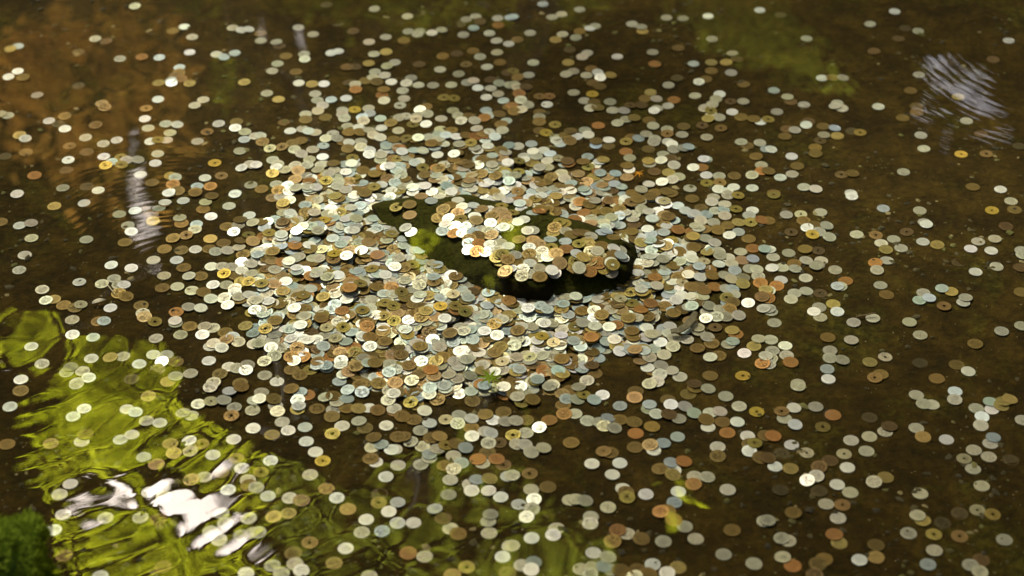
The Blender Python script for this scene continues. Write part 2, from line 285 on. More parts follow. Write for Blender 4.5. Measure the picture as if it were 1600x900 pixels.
REG = {
(0,0): "631,20s 863,117w 810,137b 900,165s 1090,122s 1130,134w 1165,131w 445,173s 497,185d 83,208g 48,222a 366,234u 561,267s 663,258o 746,261g 888,237w 1014,246s 1048,260g 1100,240g 840,307g 838,333b 820,352d 848,362d 82,325w 38,351w 106,354b 743,380a 800,372g 804,384W 888,382a 1144,376a 366,392u 173,437s 740,457w 952,459s 912,485s 475,476p 490,495d 684,499c 35,533s 0,527s 302,535b 228,558w 272,571u 678,548w 776,572s 830,577w 1024,571s 1108,562b 303,595w 447,577d 693,592s 796,614s 1102,592w 1147,609s 970,609c 90,624a 117,642w 400,636s 546,648w 483,665s 705,654w 780,648s 740,648h 925,654s 1144,645g 1195,629s 325,675c 120,705b 405,704d 22,722u 1124,699s 738,712s 727,756w 485,725w 565,728h 592,742s 645,742s 522,752g 495,769y 568,766h 318,741w 310,789d 1005,755y 1170,760s 1185,768s 1132,781w 160,813o 657,809w 798,815h 820,824s 712,847b 810,857o 960,825w 1037,815c 1175,858s 985,864o 923,864g 293,872s 405,864u 459,883w 80,898w 832,888b 793,896w 915,893b 1102,898g",
(400,0): "555,33s 330,12u 710,68s 767,50u 985,82s 1030,70s 955,103u 1050,94d 1020,122g 1135,109o 1133,77s 1190,74g 972,154s 1094,147s 198,120s 267,152s 383,101u 455,137d 713,139s 768,138s 757,153s 825,145w 870,133s 608,165s 693,181b 530,188s 22,182s 110,208d 95,190s 20,148b 1128,182s 1185,197w 1018,230b 1130,237s 942,243d 875,254b 1050,257s 610,234a 553,245s 385,232w 352,241w 225,245s 228,270w 140,254b 100,290s 75,324s 187,328b 425,305d 465,302u 528,288a 650,284s 614,302s 765,293d 985,293e 1083,305s 1143,284b 863,317s 950,338s 1180,332d 1100,365d 557,327s 603,344s 512,370b 548,355s 566,377b 634,375w 727,357s 705,382s 762,390s 830,391s 915,389s 990,378s 1020,370s 1040,403w 1100,405s 1140,382s 1190,393s 200,380w 262,385a 318,384w 465,388s 435,377u 467,413o 590,437o 598,412b 687,416s 50,429s 105,457a 277,431s 352,458g 287,461s 422,452w 312,486s 600,464s 694,453s 675,485s 880,448h 928,453h 1080,447w 1135,431s 1160,463g 462,505y 527,498s 405,508s 232,526s 290,513s 325,541b 232,553b 404,528s 414,548s 533,524g 497,543g 583,546g 503,560s 797,491b 768,506W 803,527s 758,535s 700,536s 670,544s 632,569b 735,574h 750,552k 797,572W 923,509s 947,535s 868,547s 998,540b 1078,508g 1090,533g 1140,528b 1070,545o 1024,559s 962,560s 1173,558g 1185,492b 1150,575b 130,565e 160,605w 428,584s 218,596s 278,612s 245,607w 482,590w 587,591w 435,612b 487,613b 532,605s 667,603s 1035,598s 1095,613w 864,598s 917,603b 20,628w 30,658b 360,618s 327,641s 408,656b 380,642s 436,660w 492,658s 550,628s 582,639s 645,647b 705,640h 808,634s 760,640W 855,620g 890,628g 940,638w 985,630b 1027,636o 1120,635w 1155,604s 1007,665h 823,670b 857,648s 210,650b 170,664b 430,690b 120,682e 65,690k 180,695s 265,692s 212,715s 315,676g 312,728w 78,741s 250,738s 240,766s 305,766s 102,760s 183,768s 197,793p 137,790s 95,777W 290,792s 235,820s 362,766b 340,817s 452,738h 448,765W 492,683s 530,718w 533,698w 585,722s 612,682g 660,682s 77,807a 0,770w 183,836p 250,853o 95,855s 148,864g 188,882s 155,892w 282,883w 25,877b 378,832s 385,850s 328,849h 105,886b",
(800,0): "145,10g 317,36s 233,58s 188,72s 85,146s 5,73g 25,177b 205,177a 237,152s 318,138b 390,114s 365,126w 300,167s 563,104s 612,138a 607,119s 725,74s 802,78s 920,67w 1162,39w 938,174s 780,216b 660,236s 670,291o 494,257w 353,240s 330,259s 270,222u 100,285s 264,284a 78,343s 27,354b 5,325h 288,325s 255,340s 372,314b 350,344s 402,332w 414,356w 462,346a 380,379b 412,398b 852,290g 935,284a 1005,283a 1053,270d 1034,244s 935,323b 1028,332s 910,362b 877,376w 1087,386b 734,390s 775,355u 859,440s 974,432w 957,456s 940,482s 1026,467e 1085,466s 903,501s 936,530s 933,513h 972,543s 920,549a 1033,516w 1075,540b 1165,563w 1135,550b 290,425s 377,432y 650,424a 340,463s 385,472b 460,468s 368,500s 402,498b 472,508s 525,511s 555,487e 607,486d 625,453b 677,456s 760,459o 732,487w 680,500s 667,510W 535,550s 573,544b 495,569s 643,555b 405,579o 662,582s 728,597s 728,619c 806,583b 798,622s 893,579e 980,591e 914,634s 130,443c 175,444c 165,481w 10,392s 25,404s 65,403d 33,434o 41,463s 75,486s 0,490o 10,516b 45,508s 130,518b 128,541s 128,564b 202,575h 343,602s 305,631w 358,624w 275,606b 130,604b 160,615y 205,637s 208,652w 250,629b 272,654b 393,672g 395,654b 452,676b 455,649w 560,636b 535,656h 593,641g 630,622s 670,645s 665,660s 640,690b 732,655w 750,668W 758,693s 803,688s 828,682g 710,715s 745,735d 700,744w 645,760s 640,748a 760,767s 735,799a 668,795d 783,821s 752,835s 704,846w 642,855w 835,874s 890,776o 850,777W 912,738g 900,739w 1103,674b 1075,658s 1163,660s 1145,724b 1193,690g 1170,765s 1170,795o 1126,814s 1043,815b 972,816s 912,812w 914,849h 975,848c 1040,868w 968,880w 1127,872w 725,889b 1010,892w 605,888s 535,702o 552,733s 540,768b",
(1200,0): "595,45w 480,104s 705,137s 60,60u 182,172s 613,173d 645,123u 498,231d 1130,182w 1057,270d 254,357w 304,357b 352,358s 709,342s 670,416b 29,415g 108,467d 92,447s 170,482s 43,515s 2,552h 326,474s 348,501s 315,490s 519,491s 698,490b 698,519b 633,544b 893,445a 932,558s 1000,620d 190,560d 180,578w 90,596d 127,602s 80,630b 260,583b 314,593g 245,650e 263,625s 326,628a 395,605u 433,613h 718,625s 732,688s 907,714y 1025,712c 223,682b 223,712b 15,693w 112,724w 138,769b 114,807s 59,823w 3,795b 345,810e 397,805b 637,797s 170,868s 225,878s 28,897b 390,897w 962,867b 1092,879w 1180,675u",
(0,300): "78,5w 393,43w 253,57a 1,132b 90,148w 144,138s 146,207s 403,214s 114,287s 88,357s 558,95s 672,73u 632,79w 712,95c 744,70s 773,43w 790,3w 716,129a 598,147s 614,178w 585,227b 858,32w 850,138b 842,114s 951,72b 962,40s 992,12b 915,0b 1073,57s 1100,5w 988,105w 920,142g 913,168s 872,196c 810,210b 770,258b 850,264b 915,260w 985,210a 1062,153b 1116,148s 1095,180w 1047,230b 980,258b 1010,272s 1066,267s 1119,254s 1168,100w 1125,123b 1185,137s 1130,222b 1165,196h 1185,225p 718,310s 827,310w 860,345b 768,383s 940,385b 885,386w 760,440b 830,434s 898,453s 953,462b 520,333w 614,347w 370,413w 196,448s 250,494a 214,500w 297,521b 350,535b 377,521k 476,421s 533,396s 555,428s 580,428w 555,468b 590,484b 516,534w 660,523b 668,560s 676,578p 725,602h 825,553o 822,605s 820,597w 888,620b 337,590s 460,597b 486,597g 338,659w 435,672w 145,715w 195,796s 96,870w 730,677s 845,660s 990,340w 1042,342s 1087,345s 1132,323W 1105,385b 1050,376y 1133,362w 1130,415a 1165,415h 1060,426s 998,427w 1175,330s 1180,378s 1100,445s 1100,464w 988,494s 1050,490s 1067,524w 1120,490s 1168,480w 1190,512s 883,531s 940,537w 997,628s 958,622s 948,662w 1055,648b 1090,670w 1115,695s 1060,686p 985,715s 1000,705s 1038,725w 1150,620a 1185,655g 1190,705s 1195,556w 978,782w 1072,810w 1110,818s 1160,803s 1152,829w 892,841s 823,787d 717,753w 780,755w 758,788W 651,797w 575,762s 516,768a 426,771w 385,830s 310,836s 330,812s 414,863w 358,888s 738,820u 785,880a 822,856s 1030,845b 1000,886s 1125,886b 615,866u",
(1200,300): "28,8h 394,12w 87,97s 155,95k 247,86s 168,128b 2,125b 222,150b 184,161w 276,151s 110,179e 240,180s 209,193y 288,205s 417,190s 507,193c 542,68g 713,78s 1052,77y 1141,34s 1157,74b 1117,152d 735,133s 743,145w 652,178e 591,212s 532,231s 554,262a 625,254s 728,224w 795,238a 987,223s 952,257w 1048,266w 1065,210s 1073,340s 975,365w 1185,345d 1190,265s 1195,285s 237,266e 175,260b 98,277s 25,296s 8,262w 125,325b 180,313s 251,312s 68,345s 20,348w 128,352s 235,335s 225,343s 316,356s 559,312s 505,324o 512,359s 529,428s 557,472b 365,408o 340,435s 326,437w 178,394s 62,403w 42,432o 5,457s 126,465s 180,457s 108,495s 246,466e 241,531s 246,578s 216,553W 307,516a 326,553w 0,490o 403,602s 493,582s 665,600s 715,661s 730,463s 711,498g 757,488g 860,457a 817,444g 827,525c 917,508w 928,487s 1097,643s 1190,618s 973,702b 282,672b 392,684s 31,604s 15,552s 5,540s 14,683s 22,734s 82,711w 88,756s 14,772s 5,800s 107,790o 292,733s 291,770s 349,780s 279,820g 284,867w 551,764k 479,788a 530,845b 503,862c 793,865b 886,801b 940,833w 1190,460b 142,890s 895,320u 715,790u",
(0,600): "95,22b 45,97w 30,273b 392,106w 341,143w 236,270a 381,260s 399,228b 593,109w 633,124w 685,163s 748,175w 563,252w 617,230w 672,333w 732,367p 896,139s 857,128s 928,84w 988,73k 1048,68s 1075,27w 1097,100s 1084,141c 1183,114s 1185,198w 1094,250w 944,272h 886,258w 891,307k 997,323w 797,270a 813,316a 1107,338h 1132,385w 1160,440s 1166,468b 1068,487w 1036,407a 957,427s 896,440p 328,459w 277,508s 294,603w 251,675w 299,795b 762,475s 697,499w 765,521s 492,619s 657,617s 740,625d 1037,597s 1055,645s 985,682s 1026,722s 1165,620s 762,848b 468,892w 1152,878w 1130,700s 1185,690s 694,48a 985,8s 1130,8b 1190,70w 358,0s",
(400,600): "25,32s 15,65w 90,92s 83,65b 100,120s 240,42o 207,30g 195,68w 195,112h 200,100w 165,15b 122,168s 150,208w 229,193w 74,229a 235,260w 278,309w 312,351y 67,350w 253,416s 22,404h 0,478s 55,516w 157,525s 212,538p 329,481a 378,524w 151,597a 82,614a 430,577a 251,734c 420,761w 495,686s 516,626w 591,680g 622,588w 664,547w 663,642w 738,641w 578,505u 575,547h 608,425w 665,372s 713,782o 790,799s 173,783b 182,835s 76,842s 118,880s 211,867w 10,692s 365,830a 530,892s 920,885a 987,849h 1156,800w 1190,750s 1180,875b 1093,689s 1088,637s 1099,604s 910,668s 947,694b 877,623d 838,578w 902,509s 1147,520w 1090,492w 1003,460s 1010,492w 1035,440g 910,440s 1095,437a 1180,423w 772,368s 812,340s 813,325g 780,283s 850,300s 725,263s 820,245b 860,238a 890,282h 940,275b 982,293g 925,327s 963,362g 885,373b 927,392s 1085,310b 1062,362s 1040,345o 1160,370c 1127,344o 1010,197b 1012,236w 1075,215s 1100,224w 1140,265e 1090,270s 770,208s 813,176w 740,158b 890,157k 952,138s 945,178s 1010,155w 1112,160w 1075,135b 1160,122b 1170,168s 560,357w 537,342b 690,240b 665,245b 650,298s 635,302w 543,288s 587,278g 551,244b 610,185w 510,197b 482,166s 403,187s 362,112s 355,145b 358,225h 285,107b 425,105b 528,103w 480,108a 570,115b 380,78s 426,63g 325,55s 362,50b 430,25g 497,35g 647,110s 620,72s 645,47w 685,145b 735,35b 725,83h 790,117w 812,48w 850,68b",
(800,600): "176,10s 270,20b 235,38p 240,90b 255,63g 307,66s 337,45h 313,8s 425,42w 385,68g 507,93g 60,40s 25,65s 45,85h 95,75b 67,160b 18,165s 295,130s 245,132o 175,160o 128,195W 65,220s 5,232h 22,275s 60,277s 90,313s 148,293s 278,265b 355,163s 410,172s 505,158b 450,152g 432,190s 480,200s 573,170b 657,190b 580,222o 580,25b 575,55p 640,108s 645,88g 677,132w 732,65b 745,88w 812,98s 783,153s 736,135d 854,130g 827,38b 857,12b 920,15s 930,125s 975,120s 920,193w 911,160b 988,168b 1010,219o 1057,170w 1003,48s 1066,95s 1148,121y 577,287b 665,302w 710,269g 648,278p 777,238g 462,312b 430,308c 375,364w 506,361w 471,415w 83,410c 168,473b 760,395w 694,390b 746,361g 754,418a 806,356o 965,285s 965,330b 1105,234w 1115,275b 1113,307w 1138,273h 1165,340b 1190,232b 857,424s 916,428s 851,461o 781,495w 762,545g 1012,486s 520,480w 535,500b 540,523h 628,507w 451,568s 90,485s 103,532W 32,555w 93,578s 68,616w 1,422s 272,535s 300,534s 343,541s 370,612s 367,645s 208,668s 193,699w 92,712w 0,752s 540,692s 496,677o 472,730b 606,717b 710,728s 728,587b 698,591o 810,658s 758,630o 862,716s 1033,675b 1185,633s 993,789s 1135,832s 382,782w 450,803s 323,858s 380,850s 465,862s 430,848g 510,865b 590,865b 660,836w 640,885b 778,850a 728,877w 45,840s 102,826g 90,862w 365,885s 575,897s",
(1200,600): "142,5s 123,102w 225,97s 78,152s 65,120c 128,182w 258,192h 306,136o 25,235o 112,276w 182,313k 358,318k 391,255s 477,237s 463,305s 551,214s 570,190d 697,42s 770,87s 730,85s 879,25w 877,65s 697,197s 728,240a 838,251w 978,105s 1051,110W 1044,75g 1095,95a 1105,75a 1135,65a 1005,145w 999,187s 1044,270s 1058,242g 967,300s 1037,332s 921,340k 963,389s 1004,468s 1195,160s 34,377w 107,387a 292,350d 241,380d 374,382w 228,424s 185,444W 326,462w 552,428a 498,450s 387,499s 0,340d 715,504s 274,553s 350,557c 120,593b 330,619s 0,633s 727,630a 703,608s 983,581k 1055,601h 661,690s 779,695h 900,704c 1110,720s 95,725s 65,715s 117,842o 70,803s 335,735a 312,697o 508,745b 508,802a 430,815w 265,812b 235,835b 220,890d 782,770s 752,836g 1000,815d 950,840s 995,873s 65,315u 1140,345u 60,485u 240,490u 820,640u 478,146u 900,595u",
(800,300): "845,22b 945,15s 937,38s 1012,8s 1060,10h 998,48s 888,65b 955,78s 993,75g 1050,73h 1128,77w 1112,102s 998,104s 857,96w 912,100g 885,128s 945,137s 1012,147b 1062,135a 1120,135h 1172,125o 1062,178g 1020,195w 965,172b 905,172c 862,155s 875,170s 1110,210b 907,217s 950,235s 1130,255o 1185,262g 1073,271s 917,275a 970,272s 975,290s 1080,310p 1130,305g 845,310w 900,325k 970,332w 1030,330s 1045,362g 878,350g 1115,350s 1147,355s 940,388b 998,387s 1155,388s 1165,420o 1030,403s 1085,395s 1083,425a 950,438o 1190,455a 900,458b 1005,448s 1035,448g 1040,475s 1010,510g 1007,488h 1173,487d 893,488s 840,487s 770,500w 1108,510W 1035,512b 843,535g 915,552s 923,530s 1180,540s 975,548s 1020,545b 960,580s 910,587W 1003,580s 1063,573s 873,645s 870,630s 953,625e 1050,656o 1033,640a 937,700b 917,673s 820,682s 760,680s 1015,705s 1035,692g 1135,713a 1157,680s 870,722b 755,718s 1090,746W 970,758b 930,766w 1175,797o 1190,765s 1083,852y 930,852b 788,857s 748,829s 698,805s 713,755s 693,848s 855,892d 680,882s 645,893s 480,695W 562,655b 343,812w 388,645w 118,865w 140,682y 230,675w 195,710k 420,585b 510,560p 605,558o 545,600b 650,532o 605,468w 508,510k 590,385w 670,400o 600,210w 560,185b 452,160w 648,308w",
(400,300): "445,75w 430,113w 650,75h 395,95h 318,135y 120,210w 97,880w 70,725w 209,632w 256,450w 140,423W 290,380w 255,267b 437,287p 367,298y 495,290W 425,310W 420,385b 565,455b 440,475o 405,565o 500,570h 605,533h 645,548h 635,460o 683,478h 607,407w 545,377h 490,453h 715,580p 740,535b 815,560W 865,555y 885,605W 935,553h 980,580h 770,493w 775,600b 648,612h 600,590h 408,637h 535,688b 605,708b 700,655w 655,840w 820,845o 535,730w 600,845o 955,753W 910,675b 1130,680W 1025,635W 1048,602g 925,493k 1155,800k 1120,757b 1060,710p 770,740b 165,768o 560,818b 305,595b 315,720g 130,510h 90,605b 45,640h 58,520w 165,478s 5,515s 20,560s 12,705s 85,763s 40,788s 40,850s",
}
ON_ROCK = [((560,290), 5.0, "295,175h 400,153b 402,237p 413,370W 370,343w 492,90p 635,90w 570,125g 778,120w 720,160b 665,197b 830,195w 810,175W 900,165w 1020,195w 960,193p 1118,165h 1095,207p 1043,248b 775,228p 800,267h 625,277b 755,335W 680,318W 705,275W 860,310s 835,335g 908,245W 920,282p 1033,305W 1150,250p 1140,290p 657,373g 815,390w 750,405o 960,350s 895,378g 1015,375s 1160,340s 1110,350w 1070,420w 1040,405p 868,430b 940,410b 860,468g 945,470o 1030,465W 1110,455s 1172,492w 925,528o 860,528W 997,528W 1085,520s 1110,600a 1080,580a 1105,558h 1170,615b 1145,688p"),
 ((780,290), 4.5, "155,170w 145,130g 60,110w 95,205h 15,190p 40,225p 45,260p 172,245w 130,270W 30,315w 235,320s 200,325w 300,165b 235,200g 280,195o 460,270h 425,268h 380,340a 390,312b 470,330s 505,352b 560,347c 645,370s 720,335g 755,335g 805,370b 238,388p 280,420p 360,388g 465,395g 365,440h 470,452o 620,390a 640,430a 560,418h 722,435b 850,460s 805,458w 650,505a 640,478k 720,498k 805,500b 870,525w 855,515g 65,440w 210,445w 300,478s 210,495b 280,520s 340,515W 400,492p 545,495w 515,575h 535,600b 535,537h 625,580g 700,558o 780,545b 785,590w 735,625h 785,665s 795,635h 560,635s 635,640o 425,572p 220,550b 215,565w 150,625b 165,608s 285,600s 215,640s 160,655s 285,658b 390,655W 370,625W 80,600w 45,620p 25,500h 60,550b 115,505s 120,550b 140,390a 640,540b 590,520a 690,470s 600,350b")]
def parse(txt, off, sc):
    for tok in txt.split():
        a, b = tok.split(','); yield off[0]+float(a)/sc, off[1]+float(b[:-1])/sc, b[-1]
coins = []        # dict: u v k, x y z, order
for off, txt in REG.items():
    for u, v, k in parse(txt, off, 3.0): coins.append(dict(u=u, v=v, k=k, src='seen'))
# the heap: random coins under and between the ones above, thinning outward
HEAP = [(395,395),(425,320),(480,275),(560,240),(650,222),(740,218),(850,232),(940,255),(1010,285),(1075,330),(1110,390),(1100,450),(1060,510),(1010,560),(930,585),(850,605),(770,620),(680,622),(590,610),(520,590),(450,560),(410,510),(385,450)]
HC = np.array((735., 420.))
heap = []
hp = np.array(HEAP, float)
KINDS = 's'*25+'w'*18+'W'*7+'g'*24+'b'*22+'o'*4+'p'*5+'d'*2+'h'*6+'a'*5+'k'*2+'c'*2
def fill(n, shrink, jitter):
    k = 0
    while k < n:
        u = random.uniform(370, 1140); v = random.uniform(200, 640)
        f = shrink+random.gauss(0, jitter)
        q = HC+(np.array((u, v))-HC)/max(f, .05)
        if not inpoly(q[0], q[1], HEAP): continue
        heap.append(dict(u=u, v=v, k=random.choice(KINDS), src='heap')); k += 1
fill(2000, .985, .05); fill(500, .78, .08); fill(260, .45, .1)
random.shuffle(heap)
lower = [c for c in coins if not inpoly(c['u'], c['v'], HEAP)]; upper = [c for c in coins if inpoly(c['u'], c['v'], HEAP)]
order = heap+lower+upper
# drop heap coins that would lie inside the rock
keep = []
for c in order:
    p = at(c['u'], c['v'], .004); c['x'], c['y'] = p.x, p.y
    hit = rock_bvh.ray_cast(CAM, ray(c['u'], c['v']))[0] is not None
    if c['src'] == 'heap' and inpoly(p.x, p.y, FOOT_XY): continue
    keep.append(c)
order = keep
rockc = []
for off, sc, txt in ON_ROCK:
    for u, v, k in parse(txt, off, sc): rockc.append(dict(u=u, v=v, k=k, src='rock'))
# ------------------------------------------------------------------ coins: let them come to rest on one another
placed = []; grid = {}; CELL = .028
def neighbours(x, y):
    i, j = int(x//CELL), int(y//CELL)
    for a in (-1, 0, 1):
        for b in (-1, 0, 1): yield from grid.get((i+a, j+b), ())
def settle(c, base, nrm=None):
    R = K[c['k']][1]*random.uniform(.985, 1.015); c['R'] = R
    n0 = nrm or Vector((0, 0, 1)); top = 0; sup = []
    for q in neighbours(c['x'], c['y']):
        d = math.hypot(q['x']-c['x'], q['y']-c['y'])
        if d < (R+q['R'])*.97:
            sup.append((q, d)); 
    z = base; tilt = Vector((0, 0))
    if sup:
        hi = max(sup, key=lambda s: s[0]['z']); h = hi[0]['z']+THICK*.98
        near = max([s[0]['z']+THICK*.98 for s in sup if s[1] < R*.75] or [base])
        if h > near+.0004:                           # leans on its highest neighbour
            drop = min(h-near, .0075); dx, dy = c['x']-hi[0]['x'], c['y']-hi[0]['y']; L = math.hypot(dx, dy) or 1
            ang = min(drop/(R*1.9), .14); tilt = Vector((dx/L, dy/L))*ang; z = near+(h-near)*.55
        else: z = h
        z = min(z, base+.017+random.uniform(0, .004))
    tilt += Vector((random.gauss(0, .022), random.gauss(0, .022)))
    if c['k'] == 'W': tilt = Vector((-.09, -.10))*random.uniform(.2, 1.1) + tilt*.5
    if c['k'] == 'u': z = base-.0008
    c['z'] = z; c['n'] = (n0+Vector((tilt.x, tilt.y, 0))).normalized(); c['rot'] = random.uniform(0, 6.283)
    placed.append(c); grid.setdefault((int(c['x']//CELL), int(c['y']//CELL)), []).append(c)
def bed_z(x, y): return -.001
for c in order: settle(c, bed_z(c['x'], c['y']))
grid.clear()
for c in rockc:
    loc, nr, _, _ = rock_bvh.ray_cast(CAM, ray(c['u'], c['v']))
    if loc is None: loc, nr = at(c['u'], c['v'], .012), Vector((0, 0, 1))
    # smoothed slope under the coin
    acc = Vector(nr)
    for k in range(8):
        a = k*math.pi/4; h = rock_bvh.ray_cast(loc+Vector((.009*math.cos(a), .009*math.sin(a), .1)), Vector((0, 0, -1)))
        if h[0] is not None: acc += h[1]
    nn = acc.normalized(); nn = (nn*.5+Vector((0, 0, 1))*.6).normalized()
    c['x'], c['y'] = loc.x, loc.y
    settle(c, loc.z+.0008, nn)
    
# ------------------------------------------------------------------ coins: mesh
def coin_mesh_np(R, hole, seg=26):
    """rings (r, z): closed coin with a raised rim, lying on z = 0"""
    T = THICK
    prof = [(R-.0003, 0), (R, .0003), (R, T-.0003), (R-.0003, T), (R*.90, T), (R*.875, T-.00022)]
    if hole: prof += [(hole*1.35, T-.00022), (hole*1.25, T-.00003), (hole, T-.0001), (hole, 0)]
    else: prof += [(R*.45, T-.00020)]
    V = []; F = []
    for r, z in prof:
        for k in range(seg): a = 2*math.pi*k/seg; V.append((r*math.cos(a), r*math.sin(a), z))
    n = len(prof)
    for i in range(n-1):
        for k in range(seg): a = i*seg+k; b = i*seg+(k+1) % seg; F.append((a, b, b+seg, a+seg))
    if not hole:
        V.append((0, 0, T-.0002)); c = len(V)-1
        for k in range(seg): F.append(((n-1)*seg+k, (n-1)*seg+(k+1) % seg, c))
        F.append(tuple(reversed(range(seg))))
    else:
        for k in range(seg): a = (n-1)*seg+k; b = (n-1)*seg+(k+1) % seg; F.append((a, b, (k+1) % seg, k))
    return np.array(V), F
BASE = {}
for k, (tint, R, hole, wear) in K.items(): BASE[k] = coin_mesh_np(R, hole, 28)
def vary(k):
    t = np.array(K[k][0]); f = math.exp(random.gauss(0, .16 if k not in 'W' else .04))
    t = .68*t*f*np.array([1+random.gauss(0, .04), 1, 1+random.gauss(0, .07)])
    return np.clip(t, .01, .95), K[k][3]*random.uniform(.4, 1.2)
def rotm(c):
    q = Vector((0, 0, 1)).rotation_difference(c['n']).to_matrix()
    return q @ Matrix.Rotation(c['rot'], 3, 'Z')
def coin_attrs(me, uv, tint):
    l = me.uv_layers.new(name='coin'); vi = np.empty(len(me.loops), np.int32); me.loops.foreach_get('vertex_index', vi)
    l.data.foreach_set('uv', uv[vi].astype(np.float32).ravel())
    a = me.attributes.new('tint', 'FLOAT_COLOR', 'POINT'); a.data.foreach_set('color', tint.astype(np.float32).ravel())
    fl = np.ones(len(me.polygons), bool); me.polygons.foreach_set('use_smooth', fl)
    me.set_sharp_from_angle(angle=math.radians(35))
def coin_uv(V, R, i):
    cell = np.array(((i*7) % 61, (i*13) % 67), float)
    return cell+.5+V[:, :2]/R*.4
def single_mesh(k, variant):
    V, F = BASE[k]; me = mesh('coin', V, F); t, wr = vary(k)
    coin_attrs(me, coin_uv(V, K[k][1], random.randrange(4000)), np.tile(np.append(t, wr), (len(V), 1))); me.materials.append(M_COIN); return me
def joined(cs):
    Vs = []; Fs = []; UV = []; T = []; o = 0
    for i, c in enumerate(cs):
        V, F = BASE[c['k']]; m = np.array(rotm(c)); s = c['R']/K[c['k']][1]
        Vs.append((V*s) @ m.T+np.array((c['x'], c['y'], c['z']))); UV.append(coin_uv(V, K[c['k']][1], i))
        t, wr = vary(c['k']); T.append(np.tile(np.append(t, wr), (len(V), 1)))
        Fs += [tuple(j+o for j in f) for f in F]; o += len(V)
    me = mesh('coins', np.vstack(Vs), Fs); coin_attrs(me, np.vstack(UV), np.vstack(T)); me.materials.append(M_COIN); return me
ok = [c for c in placed if c['src'] == 'seen' and -8 < c['u'] < 1608 and c['v'] < 905 and not inpoly(c['u'], c['v'], HEAP)]
ok.sort(key=lambda c: -c['v'])
singles = ok[:300]; ids = set(id(c) for c in singles)
rest = [c for c in placed if id(c) not in ids]
LOOK = {'w': 'pale silver', 'W': 'gleaming white', 's': 'dull cream', 'g': 'bluish grey', 'b': 'brown bronze', 'o': 'bright orange copper', 'p': 'pinkish bronze',
        'd': 'dark tarnished', 'a': 'dull golden', 'h': 'holed olive brass', 'y': 'holed yellow brass', 'k': 'holed silver', 'c': 'holed brown', 'e': 'holed dark', 'u': 'silt-covered'}
ORD = 'first second third fourth fifth sixth seventh eighth ninth tenth eleventh twelfth thirteenth fourteenth fifteenth sixteenth seventeenth eighteenth'.split()
def zone(c):
    col = ['far left', 'left', 'centre', 'right', 'far right'][min(4, max(0, int(c['u']//320)))]
    v = c['v']; row = 'at the bottom edge' if v > 850 else 'in the near foreground' if v > 780 else 'in the middle foreground' if v > 715 else 'level with the heap front'
    return row, col
cells = {}
for c in singles: cells.setdefault((zone(c), c['k']), []).append(c)
MESHES = {}
for (zn, k), cs in cells.items():
    cs.sort(key=lambda c: c['u'])
    for i, c in enumerate(cs):
        row, colm = zn
        if len(cs) == 1: lab = f"only {LOOK[k]} coin {row}, {colm} of the picture"
        else: lab = f"{LOOK[k]} coin {row}, {colm}, {ORD[i]} of {len(cs)} from left"
        key = (k, random.randrange(5))
        if key not in MESHES: MESHES[key] = single_mesh(*key)
        name = {'s': 'silver_coin', 'w': 'silver_coin', 'W': 'silver_coin', 'g': 'silver_coin', 'k': 'holed_silver_coin', 'h': 'holed_brass_coin', 'y': 'holed_brass_coin'}.get(k, 'bronze_coin')
        o = obj('coin', MESHES[key], label=lab, category='coin', group='coins scattered in front of the heap')
        o.matrix_world = Matrix.Translation((c['x'], c['y'], c['z'])) @ rotm(c).to_4x4()
        s = c['R']/K[k][1]; o.scale = (s, s, 1)
obj('coins', joined(rest), kind='stuff', label='heap of hundreds of silver, bronze and brass coins on the pond floor', category='coins')

# ------------------------------------------------------------------ mossy boulder in the near left corner
def build_boulder():
    c = at(-10, 900, .05); root = empty('mossy_boulder', (c.x, c.y, 0), label='bright green mossy boulder standing out of the water in the near left corner', category='boulder')
    bm = bmesh.new(); bmesh.ops.create_icosphere(bm, subdivisions=5, radius=1)
    for v in bm.verts:
        n1 = noise.fractal(v.co*1.6+Vector((3, 1, 7)), 1, 2, 5); v.co *= 1+.26*n1
        v.co.x *= .125; v.co.y *= .17; v.co.z = v.co.z*.14+.055
        v.co.x -= .042; v.co.y -= .095
    me = bpy.data.meshes.new('stone'); bm.to_mesh(me); bm.free(); smooth(me)
    st = obj('stone', me, M_BOULDER, root)
    # moss: short upright shoots
    V = []; F = []; me.calc_loop_triangles()
    tris = [(t, t.area) for t in me.loop_triangles if t.normal.z > -.05 and me.vertices[t.vertices[0]].co.z > .04]
    A = np.array([a for _, a in tris]); pick = RNG.choice(len(tris), 26000, p=A/A.sum())
    for i in pick:
        t = tris[i][0]; a, b = sorted((random.random(), random.random())); p0, p1, p2 = (me.vertices[q].co for q in t.vertices)
        p = p0*a+p1*(b-a)+p2*(1-b); n = Vector(t.normal)+Vector((random.gauss(0, .5), random.gauss(0, .5), random.gauss(.25, .4))); n.normalize()
        clump = .5+noise.noise(p*45); L = (.005+.010*max(0, clump))*random.uniform(.6, 1.3); sd = n.orthogonal().normalized()*random.uniform(.0007, .0015)
        sd = Matrix.Rotation(random.uniform(0, 6.28), 3, n) @ sd; o = len(V)
        V += [p-sd, p+sd, p+n*L*.6+sd*1.3, p+n*L, p+n*L*.6-sd*1.3]; F += [(o, o+1, o+2, o+3, o+4)]
    mm = mesh('moss', V, F); obj('moss', mm, mat_leaf('moss_shoots', (.09, .14, .01), (.28, .36, .03), .4), root, kind='stuff')
build_boulder()

